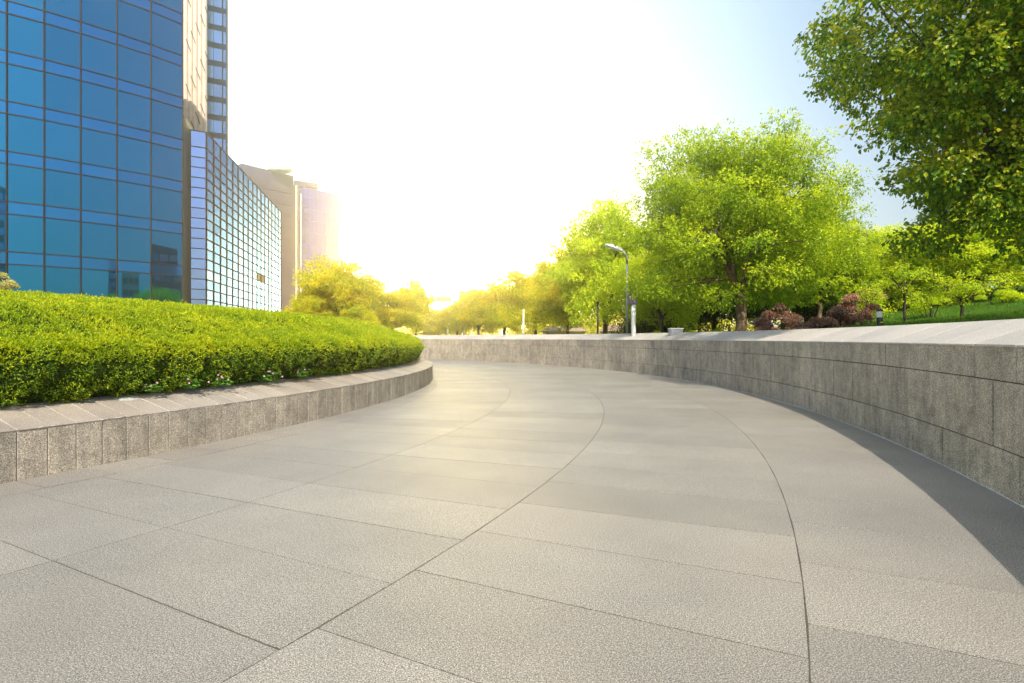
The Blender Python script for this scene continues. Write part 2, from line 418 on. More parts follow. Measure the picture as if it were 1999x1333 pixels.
# ---------------------------------------------------------------- hedge
HR = RL-.455*h
PR = np.array([(0,2.55),(10,2.4),(13,2.22),(16,2.06),(18.4,1.90),(20.0,1.74),(20.6,1.63),(21.2,1.43),(HR-.12,1.22)])
def hedge_top(r): return np.interp(r, PR[:,0], PR[:,1])
def make_hedge():
    rng = np.random.default_rng(4)
    root = empty('clipped_hedge', (Lc[0], Lc[1], LOWB), 'broad bright green clipped hedge mounded over the round planter', 'hedge')
    L0 = Vector(root.location)
    zb = LOWB-.03
    # profile param: face from foot to shoulder, then top inwards
    prof = [(HR-.05, zb), (HR+.06, zb+.12), (HR+.16, zb+.28), (HR+.20, zb+.42), (HR+.17, 1.10), (HR+.08, 1.19), (HR-.06, 1.25)]
    prof += [(r, hedge_top(r)) for r in (21.2, 20.6, 20, 19, 18, 17, 16, 14.5, 13, 10, 6, 1)]
    prof = np.array(prof)
    nz = lambda x, y, z: .035*(np.sin(x*7+y*3)*np.sin(y*6-z*9+x)+.6*np.sin(x*17+z*13)*np.sin(y*15+z*11))
    na = 900; a = np.linspace(0, 2*math.pi, na, endpoint=False); V = []
    for r, z in prof:
        rr = r-.03; x = Lc[0]+rr*np.cos(a); y = Lc[1]+rr*np.sin(a)
        d = nz(x, y, z); V.append(np.c_[x+d*np.cos(a), y+d*np.sin(a), np.full(na, z-.03)+d*.6])
    m = len(prof)
    i, j = np.meshgrid(np.arange(m-1), np.arange(na), indexing='ij'); k = (j+1) % na
    b = MB(); b.add(np.concatenate(V), np.stack([i*na+j, i*na+k, (i+1)*na+k, (i+1)*na+j], -1).reshape(-1, 4))
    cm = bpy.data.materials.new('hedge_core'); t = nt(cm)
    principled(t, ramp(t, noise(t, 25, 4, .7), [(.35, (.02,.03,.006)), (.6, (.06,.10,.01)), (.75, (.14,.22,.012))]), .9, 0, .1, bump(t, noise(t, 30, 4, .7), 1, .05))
    b.build('hedge_core', cm, root, smooth=True, loc=L0)
    # sprigs: many short narrow leaves, finer and denser close to the camera
    sl = np.hypot(np.diff(prof[:,0]), np.diff(prof[:,1])); cum = np.concatenate([[0], np.cumsum(sl)])
    def sample(n, amin, amax, smin, smax):
        A = np.radians(rng.uniform(amin, amax, n)); s = rng.uniform(smin, smax, n)
        r = np.interp(s, cum, prof[:,0]); z = np.interp(s, cum, prof[:,1])
        e = .03; r2 = np.interp(s+e, cum, prof[:,0]); z2 = np.interp(s+e, cum, prof[:,1])
        tr, tz = r2-r, z2-z; l = np.hypot(tr, tz)+1e-9; nr, nzv = tz/l, -tr/l
        x = Lc[0]+r*np.cos(A); y = Lc[1]+r*np.sin(A)
        return np.c_[x, y, z], np.c_[nr*np.cos(A), nr*np.sin(A), nzv]
    b = MB(); shoulder = cum[6]; Yg = []
    def sprigs(n, amin, amax, smin, smax, dref):
        P, Nn = sample(n, amin, amax, smin, smax)
        D = np.hypot(P[:,0], P[:,1])
        keep = rng.random(n) < np.clip((dref/D)**1.5, 0, 1)
        P, Nn, D = P[keep], Nn[keep], D[keep]
        size = .024*np.clip(D/dref, 1, 4)**.75
        # tufted surface relief
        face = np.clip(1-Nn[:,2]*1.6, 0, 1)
        d = nz(P[:,0], P[:,1], P[:,2])*(1+.9*face)
        tuft = (.020+.016*face)*np.sin(P[:,0]*41+P[:,2]*23)*np.sin(P[:,1]*37+P[:,2]*31)
        P = P+Nn*(d+tuft+rng.normal(0, .012, len(P)))[:,None]
        for q in range(5):
            T = Nn*.75+rng.normal(0, .62, P.shape)+np.array([0,0,.35])*np.clip(Nn[:,2:]*1.5, .1, 1)
            nn = unit(rng.normal(0, 1, P.shape)+Nn*1.2)
            Yg.append(rng.random(len(P)) < face*.72)  # darker leaf colour paints shade onto the hedge's side face
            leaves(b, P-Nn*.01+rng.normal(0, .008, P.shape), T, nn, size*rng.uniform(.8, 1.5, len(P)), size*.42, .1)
    sprigs(60000, -34, 30, 0, shoulder+.15, 7)
    sprigs(90000, -34, 34, shoulder-.2, shoulder+2.0, 8)
    sprigs(150000, -34, 60, shoulder+1.5, shoulder+9.5, 10)
    sprigs(16000, 30, 320, 0, shoulder+2, 9)
    b.mi = Yg; b.build('hedge_leaves', [LEAF['hedge'], LEAF['hedgeshade']], root, loc=L0)
    return root
make_hedge()

def oxalis(x, y, D, s, seed, label):
    rng = np.random.default_rng(seed); p = np.array(at(x, y, D))
    root = empty('flowering_weed', tuple(p), label, 'flowering plant', 'small lilac-flowered weeds at the foot of the hedge')
    b = MB(); st = MB(); n = int(42*s)
    C = np.c_[rng.normal(0, .10*s, n), rng.normal(0, .05, n)-.03, np.abs(rng.normal(0, .06*s, n))]
    for c in C:
        st.tube([(c[0]*.4, c[1]*.4+.02, -.02), tuple(c)], [.0015, .001], 4, False)
        for k in range(3):
            a = k*2.09+rng.random(); T = np.array([[math.cos(a), math.sin(a), .1]])
            leaves(b, c[None], T, np.array([[0,-.6,1.0]]), .022, .024, .05)
    b.build('foliage', LEAF['oxalis'], root); st.build('stems', LEAF['oxalis'], root)
    f = MB()
    for k in range(max(3, int(6*s))):
        f = MB()
        c = np.array([rng.normal(0, .1*s), -.08+rng.normal(0, .02), .05+rng.random()*.1*s])
        for q in range(5):
            a = q*1.257; leaves(f, c[None], np.array([[math.cos(a), -.4, math.sin(a)]]), np.array([[0,-1.,.2]]), .016, .012, .1)
        f.build('flower', LEAF['petal'], root)

# ---------------------------------------------------------------- trees
def bez(p, q, sag, n=7, rng=None):
    p, q = np.array(p, float), np.array(q, float); t = np.linspace(0, 1, n)[:,None]
    c = (p+q)/2+np.array(sag); P = (1-t)**2*p+2*t*(1-t)*c+t*t*q
    if rng is not None: P[1:-1] += rng.normal(0, .012*np.linalg.norm(q-p), (n-2, 3))
    return P
def make_tree(name, loc, label, cat, cc, rad, ncl, rc, lpc, leaf, mat, seed, zf=1.6, tr=.12, lean=(0,0), six=False,
              limbs=7, bark=None, shell=(.45,.95), wide=.5, group=None, droop=.35, flat=.62, young=None, box=2.5, yp=.45):  # young: paler young leaves, also paint lit clump tops
    rng = np.random.default_rng(seed); bark = bark or M['bark']
    root = empty(name, loc, label, cat, group)
    cc, rad = np.array(cc, float), np.array(rad, float)
    # clump centres
    C = []; tries = 0
    while len(C) < ncl and tries < 20000:
        tries += 1
        d = unit(rng.normal(0, 1, 3)); q = d/(np.sum(np.abs(d)**box)**(1/box))*rng.uniform(*shell)
        lob = 1+.16*math.sin(d[0]*5+seed)*math.cos(d[1]*4+d[2]*5+seed*2)
        if q[2] < -.92: continue
        p = cc+q*rad*lob
        if all(np.linalg.norm((p-o)/rad) > .9*(1.0/ncl)**(1/3) for o in C): C.append(p)
    C = np.array(C); ncl = len(C)
    RC = rc*rng.uniform(.65, 1.3, ncl)
    # wood
    w = MB(); nodes = []
    fork = np.array([lean[0]*.5, lean[1]*.5, zf])
    base = bez((0,0,-.25), fork, (lean[0]*.15+.04*zf, 0, 0), 7, rng)
    rads = tr*np.array([1.45,1.12,1.0,.95,.92,.9,.88])
    w.tube(base, rads, 10)
    topc = cc+np.array([0,0,rad[2]*.55]); lead = bez(fork, topc, rng.normal(0, .12, 3)*rad, 9, rng)
    w.tube(lead, np.linspace(tr*.72, tr*.12, 9), 8); nodes += [(p, tr*.5*(1-i/9)+.01) for i, p in enumerate(lead)]
    for i in range(limbs):
        a = i*2.4+seed; el = rng.uniform(-.25, .55)
        q = cc+rad*np.array([math.cos(a)*.66, math.sin(a)*.66, el])
        s = lead[int(rng.integers(0, 4))] if i > 2 else fork
        P = bez(s, q, (0, 0, -.10*rad[2] if i % 2 else .14*rad[2]), 8, rng)
        r0 = tr*rng.uniform(.4, .62); w.tube(P, np.linspace(r0, tr*.10, 8), 7)
        nodes += [(p, r0*(1-k/8)*.6+.006) for k, p in enumerate(P)][2:]
    NP = np.array([n_[0] for n_ in nodes]); NR = np.array([n_[1] for n_ in nodes])
    for c in C:
        dd = np.linalg.norm(NP-c, axis=1)+.6*np.maximum(0, NP[:,2]-c[2]); k = int(np.argmin(dd))
        P = bez(NP[k], c, (0,0,.06), 5, rng); w.tube(P, np.linspace(min(NR[k], tr*.28), .006+tr*.02, 5), 5, False)
    w.build('trunk', bark, root, smooth=True)
    # foliage
    b = MB(); Pl, Tl, Nl, Yl = [], [], [], []
    for c, r in zip(C, RC):
        n = int(lpc*(r/rc)**2); k = max(4, n//9)
        d = unit(rng.normal(0, 1, (k, 3))); rr = r*rng.random(k)**.42
        tw = c+d*rr[:,None]*np.array([1.15,1.15,flat])
        out = unit(tw-cc)
        idx = rng.integers(0, k, n)
        p = tw[idx]+rng.normal(0, .055*(leaf/.08)**.8, (n, 3))
        T = d[idx]*.6+rng.normal(0, .55, (n, 3))+np.array([0,0,-droop])
        nn = np.array([0,0,.75])+out[idx]*.55+rng.normal(0, .42, (n, 3))
        Pl.append(p); Tl.append(T); Nl.append(nn)
        tipness = (rr/r)[idx]*.6+np.clip((d[idx,2]+.2), 0, 1)*.55          # young leaves on outer upper shoots; paler colour also paints lit clump tops
        Yl.append(rng.random(n) < np.clip((tipness-.45)*2.2, 0, 1)*yp*rng.uniform(.5, 1.5))
    P = np.concatenate(Pl); T = np.concatenate(Tl); Nn = np.concatenate(Nl)
    sz = leaf*rng.uniform(.65, 1.25, len(P))
    leaves(b, P, T, Nn, sz, sz*wide, .16, six)
    if young is not None:
        Y = np.concatenate(Yl).astype(int); b.mi = [Y, Y] if six else [Y]
    b.build('crown', [mat, young] if young is not None else mat, root)
    return root

# prototypes at about 6.5 m tall, 5 m wide
RES = []
def gz(x, y): return float(ground_z(x, y))
def on_ground(x, D):
    p = pl(x, D); return (p[0], p[1], gz(p[0], p[1]))

# the two hero trees
p = on_ground(1443, 20)
make_tree('broadleaf_tree', p, 'large bright green spreading tree in mid distance behind the wall with a forked leaning trunk', 'tree',
          (-.1, .2, 4.45), (3.6, 3.1, 3.3), 130, .88, 1200, .10, LEAF['mid'], 11, young=LEAF['fresh'], yp=.8, zf=1.9, tr=.19, lean=(.05, 0), limbs=11, shell=(.3, 1.0), wide=.5)
make_tree('broadleaf_tree', (9.5, 9.6, gz(9.5, 9.6)), 'nearest dark green tree with big rounded leaves filling the top right corner', 'tree',
          (-.85, 0, 4.85), (3.35, 2.6, 3.6), 98, .74, 1400, .078, LEAF['hero'], 23, young=LEAF['heroyoung_lit'], yp=.8, zf=1.7, tr=.17, limbs=11, six=True, shell=(.35, 1.0), wide=.72, bark=M['darkbark'], droop=.6)

def proto(seed, mat, name='broadleaf_tree', leaf=.14, n=75, lpc=640, young=None):
    return make_tree(name, (0,0,0), '', 'tree', (0,0,3.8), (2.5,2.4,2.5), n, .82, lpc, leaf, mat, seed, young=young, zf=1.5, tr=.13, limbs=7, shell=(.3,1.0))
PA, PB = proto(31, LEAF['mid'], young=LEAF['fresh']), proto(47, LEAF['mid'], young=LEAF['fresh'])
PG, PH = proto(52, LEAF['gold'], leaf=.16), proto(66, LEAF['gold'], leaf=.16)
PD = proto(71, LEAF['dark'], leaf=.16, n=75, lpc=420)
PF = proto(83, LEAF['fresh'])
used = set()
def put(pr, x, D, top, wpx, label, group, rz=0, zoff=0.0, xy=None):
    """stand a copy so that its top reaches photo row `top` and it is wpx photo pixels wide"""
    g = on_ground(x, D) if xy is None else (xy[0], xy[1], gz(*xy)); D = g[1]
    zt = h+(HZ-top)/F*D; sz = (zt-g[2]-zoff)/6.4; sx = (wpx/F*D)/5.4
    o = pr if pr.name not in used else copy_tree(pr)
    used.add(pr.name)
    return place(o, (g[0], g[1], g[2]+zoff), rz, (sx, sx, sz), label, group, 'tree')
GR = 'street trees lined up behind the high wall'
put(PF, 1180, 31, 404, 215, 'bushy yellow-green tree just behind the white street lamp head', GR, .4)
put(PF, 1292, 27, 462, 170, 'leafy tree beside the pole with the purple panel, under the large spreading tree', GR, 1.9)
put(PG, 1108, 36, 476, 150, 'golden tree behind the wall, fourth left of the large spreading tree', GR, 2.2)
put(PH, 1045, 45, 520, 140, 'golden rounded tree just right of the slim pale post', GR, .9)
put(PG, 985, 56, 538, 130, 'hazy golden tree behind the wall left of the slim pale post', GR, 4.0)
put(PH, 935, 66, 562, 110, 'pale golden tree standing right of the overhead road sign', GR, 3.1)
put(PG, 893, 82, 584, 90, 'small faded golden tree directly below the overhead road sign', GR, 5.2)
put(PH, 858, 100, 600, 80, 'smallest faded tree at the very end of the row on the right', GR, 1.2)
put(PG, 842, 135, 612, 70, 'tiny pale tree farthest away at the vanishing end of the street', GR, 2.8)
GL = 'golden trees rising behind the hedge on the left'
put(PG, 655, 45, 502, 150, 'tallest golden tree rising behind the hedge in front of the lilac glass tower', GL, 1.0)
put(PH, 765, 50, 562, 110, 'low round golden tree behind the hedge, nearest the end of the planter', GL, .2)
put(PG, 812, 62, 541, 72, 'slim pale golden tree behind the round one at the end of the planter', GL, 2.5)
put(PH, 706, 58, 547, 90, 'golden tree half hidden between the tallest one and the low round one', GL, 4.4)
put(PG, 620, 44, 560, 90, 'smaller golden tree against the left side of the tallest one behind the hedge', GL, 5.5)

GD = 'wood on the slope behind the large spreading tree'
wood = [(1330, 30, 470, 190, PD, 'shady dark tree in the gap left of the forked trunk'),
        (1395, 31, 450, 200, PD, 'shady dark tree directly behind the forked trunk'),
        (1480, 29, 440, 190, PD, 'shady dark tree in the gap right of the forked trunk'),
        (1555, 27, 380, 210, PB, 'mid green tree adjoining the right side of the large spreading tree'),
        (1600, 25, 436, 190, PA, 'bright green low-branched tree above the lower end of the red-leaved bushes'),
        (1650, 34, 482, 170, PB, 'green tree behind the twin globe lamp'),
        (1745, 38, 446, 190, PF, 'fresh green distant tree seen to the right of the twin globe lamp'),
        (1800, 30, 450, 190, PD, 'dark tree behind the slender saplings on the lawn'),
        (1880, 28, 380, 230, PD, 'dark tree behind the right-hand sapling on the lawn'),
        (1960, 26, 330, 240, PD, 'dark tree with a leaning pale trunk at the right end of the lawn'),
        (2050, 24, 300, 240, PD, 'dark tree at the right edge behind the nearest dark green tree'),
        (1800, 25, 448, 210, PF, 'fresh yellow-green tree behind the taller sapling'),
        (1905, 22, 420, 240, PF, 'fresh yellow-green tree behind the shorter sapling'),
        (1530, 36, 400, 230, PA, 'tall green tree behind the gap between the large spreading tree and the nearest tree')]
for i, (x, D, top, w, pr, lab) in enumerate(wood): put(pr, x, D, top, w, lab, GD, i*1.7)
o = PF if PF.name not in used else None

# saplings: slim trunk with open tiers of leaves
def sapling(x, D, top, seed, label, wide=.9):
    g = on_ground(x, D); H = h+(HZ-top)/F*D-g[2]
    make_tree('sapling', g, label, 'sapling', (0,0,H*.62), (wide,wide*.9,H*.42), 22, .26, 110, .075, LEAF['fresh'], seed, zf=H*.35, tr=.04, limbs=5,
              bark=M['darkbark'], shell=(.2,1.0), group='saplings on the lawn', flat=.35)
sapling(1765, 17, 470, 5, 'taller sapling with airy yellow-green tiers standing right of the bollard light')
sapling(1877, 15, 520, 9, 'shorter sapling on the lawn with a dark straight stem, nearest the wall')
sapling(1700, 19, 545, 14, 'small feathery sapling between the red bushes and the bollard light', .7)

# shrubs: round masses of leaves
def shrub(name, x, D, ztop, w, mat, label, seed, n=1500, leaf=.05, depth=None, group=None, dy=0.0):
    rng = np.random.default_rng(seed); g = on_ground(x, D); top = h+(HZ-ztop)/F*D; H = max(.25, top-g[2]); W = w/F*D/2; dp = depth or W
    root = empty(name, g, label, 'shrub', group); b = MB()
    ncl = max(9, int(16*W)); cl = []
    for _ in range(ncl):
        a = rng.random()*6.28; q = rng.random()**.5
        rr_ = min(W, H)*rng.uniform(.20, .42); cl.append((math.cos(a)*q*W*.78, math.sin(a)*q*dp*.78, max(rr_*.6, (H-rr_)*(1-.55*q*q)*(rng.uniform(.8, 1.02) if rng.random() < .6 else rng.uniform(.3, .7))), rr_))
    C = np.array(cl); idx = rng.integers(0, ncl, n)
    d = unit(rng.normal(0, 1, (n, 3))); d[:,2] = np.abs(d[:,2])*.9-.15
    P = C[idx,:3]+d*(C[idx,3]*rng.random(n)**.35)[:,None]
    P[:,2] = np.maximum(P[:,2], .02)
    leaves(b, P, d*.8+rng.normal(0, .5, (n,3)), d+rng.normal(0, .4, (n,3))+np.array([0,0,.4]), leaf*rng.uniform(.7,1.3,n), leaf*.5, .15)
    b.build('foliage', mat, root)
    s = MB()
    for c in cl[:max(6, ncl//2)]: s.tube(bez((c[0]*.2, c[1]*.2, -.1), c[:3], (0,0,.05), 5), np.linspace(.02, .006, 5), 5, False)
    s.build('stems', M['darkbark'], root)
    return root
GRD = 'red-leaved bushes edging the lawn'
reds = [(1476, 15.5, 608, 74, 'small pink-leaved bush at the foot of the forked trunk'), (1522, 19, 590, 100, 'dull purple-red bush behind the small pink-leaved one'),
        (1600, 14.5, 612, 96, 'lowest copper-red bush hard against the wall'), (1642, 16, 590, 88, 'copper-red bush second from the wall in the climbing row'),
        (1672, 18, 564, 80, 'purple-red bush midway up the climbing row'), (1700, 21, 542, 78, 'uppermost purple-red bush of the climbing row'),
        (1738, 25, 535, 76, 'pinkish red bush beyond the top of the climbing row')]
for i, (x, D, t_, w, lab) in enumerate(reds): shrub('red_shrub', x, D, t_, w, LEAF['red'], lab, 100+i, 9000, .06, group=GRD)
for i, (x, D, t_, w, lab) in enumerate([(1345, 18.8, 640, 90, 'low dark green shrub right of the white cabinet'), (1405, 17.5, 636, 80, 'low green shrub left of the forked trunk'),
        (1275, 21, 642, 60, 'low golden green shrub left of the white cabinet')]):
    shrub('green_shrub', x, D, t_, w, LEAF['mid'], lab, 120+i, 2600, .06, group='low shrubs just behind the high wall')
shrub('pale_shrub', 8, 34, 515, 92, LEAF['pale'], 'cream and yellow leaved shrub at the far left in front of the curved blue tower', 130, 9000, .11)
shrub('pale_shrub', 398, 40, 592, 90, LEAF['pale'], 'pale shrub peeping over the hedge in front of the mirror glass block', 131, 5000, .11, depth=1)
shrub('green_shrub', 535, 38, 576, 92, LEAF['gold'], 'round yellow-green shrub behind the hedge at the corner of the mirror glass block', 132, 12000, .10)
shrub('green_shrub', 592, 42, 590, 70, LEAF['gold'], 'low yellow-green shrub to the left of the tallest golden tree', 133, 7000, .10)
shrub('green_shrub', 700, 42, 585, 110, LEAF['gold'], 'golden shrub filling the gap below the golden trees behind the hedge', 134, 9000, .10)
for i, (x, D, t_, w, lab) in enumerate([(1815, 18, 560, 90, 'leafy young bush between the two saplings'), (1960, 18, 560, 90, 'leafy young bush at the right end of the lawn'), (1745, 24, 560, 70, 'green bush behind the bollard light')]):
    shrub('green_shrub', x, D, t_, w, LEAF['fresh'], lab, 140+i, 3000, .06, group='young bushes on the lawn')

def foliage_belt(name, label, pts, z0, z1, n, leaf, mat, seed, kindcat, thick=3.0):
    rng = np.random.default_rng(seed); pts = np.array(pts, float); m = len(pts)
    seg = np.linalg.norm(np.diff(pts, axis=0), axis=1); cu = np.concatenate([[0], np.cumsum(seg)]); L = cu[-1]
    nc = int(L/1.6)+4; s_ = rng.uniform(0, L, nc*4); C = np.c_[np.interp(s_, cu, pts[:,0]), np.interp(s_, cu, pts[:,1])]+rng.normal(0, thick*.35, (nc*4, 2))
    gzz = ground_z(C[:,0], C[:,1]); prof = z0+(z1-z0)*(.55+.45*np.sin(s_*.31+seed)*np.sin(s_*.13))
    zc = gzz+prof*rng.random(nc*4)**.6; rc = rng.uniform(.8, 1.5, nc*4)
    idx = rng.integers(0, nc*4, n); d = unit(rng.normal(0, 1, (n, 3)))
    P = np.c_[C[idx], zc[idx]]+d*(rc[idx]*rng.random(n)**.4)[:,None]
    P[:,2] = np.maximum(P[:,2], ground_z(P[:,0], P[:,1])+.02)
    b = MB(); leaves(b, P, d*.5+rng.normal(0, .6, (n,3)), d+rng.normal(0, .5, (n,3))+np.array([0,0,.5]), leaf*rng.uniform(.7,1.3,n), leaf*.55, .15)
    tag(b.build(name, mat), label, kindcat, kind='stuff')
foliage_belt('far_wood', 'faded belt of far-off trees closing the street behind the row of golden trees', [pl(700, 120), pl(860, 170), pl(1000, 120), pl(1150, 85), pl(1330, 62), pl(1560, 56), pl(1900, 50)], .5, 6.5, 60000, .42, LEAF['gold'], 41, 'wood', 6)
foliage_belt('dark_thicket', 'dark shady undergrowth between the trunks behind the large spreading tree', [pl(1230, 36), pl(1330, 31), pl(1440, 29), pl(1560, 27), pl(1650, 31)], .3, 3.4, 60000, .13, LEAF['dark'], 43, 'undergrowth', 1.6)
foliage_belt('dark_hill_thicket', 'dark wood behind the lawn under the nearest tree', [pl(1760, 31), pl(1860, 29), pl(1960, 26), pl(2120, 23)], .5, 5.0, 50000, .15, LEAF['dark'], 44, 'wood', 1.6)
def lawn():
    rng = np.random.default_rng(2); n = 90000
    D = rng.uniform(9, 26, n); x = rng.uniform(.55, 1.05, n)*D
    d = np.hypot(x-Cc[0], D-Cc[1])-RW-.75; k = d > .1; x, D = x[k], D[k]
    P = np.c_[x, D, ground_z(x, D)-.01]; n = len(P)
    T = np.c_[rng.normal(0, .35, n), rng.normal(0, .35, n), np.ones(n)]
    b = MB(); leaves(b, P, T, rng.normal(0, 1, (n,3)), rng.uniform(.05, .12, n), rng.uniform(.008, .016, n), .1)
    tag(b.build('grass', LEAF['grass']), 'short sunlit lawn grass on the bank behind the wall', 'grass', kind='stuff')
lawn()
for k, (x, y, s, lab) in enumerate([(305, 755, .8, 'small lilac-flowered weed, leftmost at the foot of the hedge'), (372, 748, 1.2, 'largest lilac-flowered weed with leaves spilling onto the coping'),
                    (432, 738, 1.0, 'lilac-flowered weed just right of the one spilling onto the coping'), (520, 728, 1.3, 'lilac-flowered weed with a double tuft at mid hedge'),
                    (590, 722, .8, 'lilac-flowered weed, rightmost at the foot of the hedge')]):
    # where the view ray meets the foot circle of the hedge
    u = np.array([(x-CX)/F, 1.0]); A = u@u; B = -2*u@Lc; Cq = Lc@Lc-(HR+.17)**2; D = (-B-math.sqrt(B*B-4*A*Cq))/(2*A)
    yy = HZ+(h-LOWB-.02)/D*F
    oxalis(x, yy, D, s, 300+k, lab)

# ---------------------------------------------------------------- buildings
def glossy(name, c, rough, var=.06):
    m = bpy.data.materials.new(name); t = nt(m); g = N(t, 'ShaderNodeBsdfGlossy'); o = N(t, 'ShaderNodeOutputMaterial'); g.inputs['Roughness'].default_value = rough
    geo = t.nodes.new('ShaderNodeObjectInfo')
    t.links.new(ramp(t, geo.outputs['Random'], [(0, tuple(x*(1-var) for x in c)), (1, tuple(x*(1+var) for x in c))]), g.inputs['Color'])
    t.links.new(g.outputs[0], o.inputs[0]); return m
M['glassbright'] = glossy('mirror_glass', (.032,.066,.19), .04, .15)

def split_panes(root, cells, name, matfn, limit=95):
    """cells: list of (quad corners, thickness normal, tag); the largest in the picture become parts, the rest one part"""
    def size(q):
        P = np.array(q); Y = P[:,1]
        if Y.min() < 1: return 0
        px = CX+F*P[:,0]/Y; py = HZ-F*(P[:,2]-h)/Y
        inside = (px.max() > 0) and (px.min() < 1999) and (py.max() > 0) and (py.min() < HZ)
        a = abs(np.sum(px*np.roll(py, -1)-py*np.roll(px, -1)))/2
        return a if inside else 0
    cells = sorted(cells, key=lambda c: -size(c[0]))
    rest = {}
    L0 = Vector(root.location)
    for i, (q, n, tg) in enumerate(cells):
        big = i < limit and size(q) > 0
        q = np.array(q); n = np.array(n)
        b = MB() if big else rest.setdefault(tg, MB())
        b.hexa(q[[0,1,2,3]]-n*.03, q[[0,1,2,3]])
        if big: b.build(name, matfn(tg), root, loc=L0)
    for tg, b in rest.items(): tag(b.build(name, matfn(tg), root, loc=L0), kind='stuff')

def tilt(q, n, rng, amt):
    """lean a pane a hair about its centre, as real curtain-wall panes do"""
    q = np.array(q, float); c = q.mean(0); u = unit(q[1]-q[0]); w = unit(q[3]-q[0]); a, b = rng.normal(0, amt, 2)
    return [c+(p-c)+n*(a*np.dot(p-c, u)+b*np.dot(p-c, w)) for p in q]

def curved_tower():
    rng = np.random.default_rng(6)
    xs = [13, 86, 157, 228, 294, 356]; Ds = [44.9, 46.3, 47.9, 49.7, 51.6, 53.7]
    P = [pl(x, D) for x, D in zip(xs, Ds)]
    d0 = P[0]-P[1]
    ang = math.atan2(d0[1], d0[0]); pts = list(P); q = P[0].copy()
    for k in range(4):
        ang -= R(2.6); q = q+np.array([math.cos(ang), math.sin(ang)])*2.45; pts.insert(0, q.copy())
    top = 35.0
    root = empty('glass_tower', (pts[4][0], pts[4][1], 0), 'curved blue mirror-glass tower filling the left edge of the photo', 'building')
    L0 = Vector(root.location)
    zs = [(0.0, 3.17, 'g')]
    k = 0
    while 4.17+4*k < top:
        zs.append((3.17+4*k, 4.17+4*k, 's')); zs.append((4.17+4*k, min(top, 7.17+4*k), 'g')); k += 1
    cells = []; fr = MB()
    for i in range(len(pts)-1):
        a, b = pts[i], pts[i+1]; t = unit(b-a); n = np.array([t[1], -t[0]])
        if n@(-a) < 0: n = -n
        n3 = np.array([n[0], n[1], 0])
        for z0, z1, tg in zs:
            A = a+t*.03; B = b-t*.03
            q = [(*A, z0+.03), (*B, z0+.03), (*B, z1-.03), (*A, z1-.03)]
            cells.append((tilt(q, n3, rng, .0025), n3, tg))
        for z0, z1, tg in zs:
            fr.bar((*(a+n*.02), z1), (*(b+n*.02), z1), .09, .085)
    for a in pts: fr.bar((*a, 0), (*a, top), .075, .16)
    fr.build('mullions', M['dmull'], root, loc=L0)
    split_panes(root, cells, 'window_pane', lambda tg: M['glassdark'] if tg == 'g' else M['spandrel'], 90)
    core = MB(); ins = []
    for i, a in enumerate(pts):
        t = unit(pts[min(i+1, len(pts)-1)]-pts[max(i-1, 0)]); n = np.array([t[1], -t[0]]); n = n if n@(-a) > 0 else -n
        ins.append(a-n*.12)
    e = pts[-1]; ring = ins+[e+np.array([-5, 5.0]), pts[0]+np.array([-16, 5.0])]
    core.poly([(*p, top) for p in ring][::-1]); m = len(ring)
    core.add([(*p, 0) for p in ring]+[(*p, top) for p in ring], [(i, (i+1) % m, m+(i+1) % m, m+i) for i in range(m)])
    core.build('wall', M['navy'], root, loc=L0)
    return pts
TP = curved_tower()

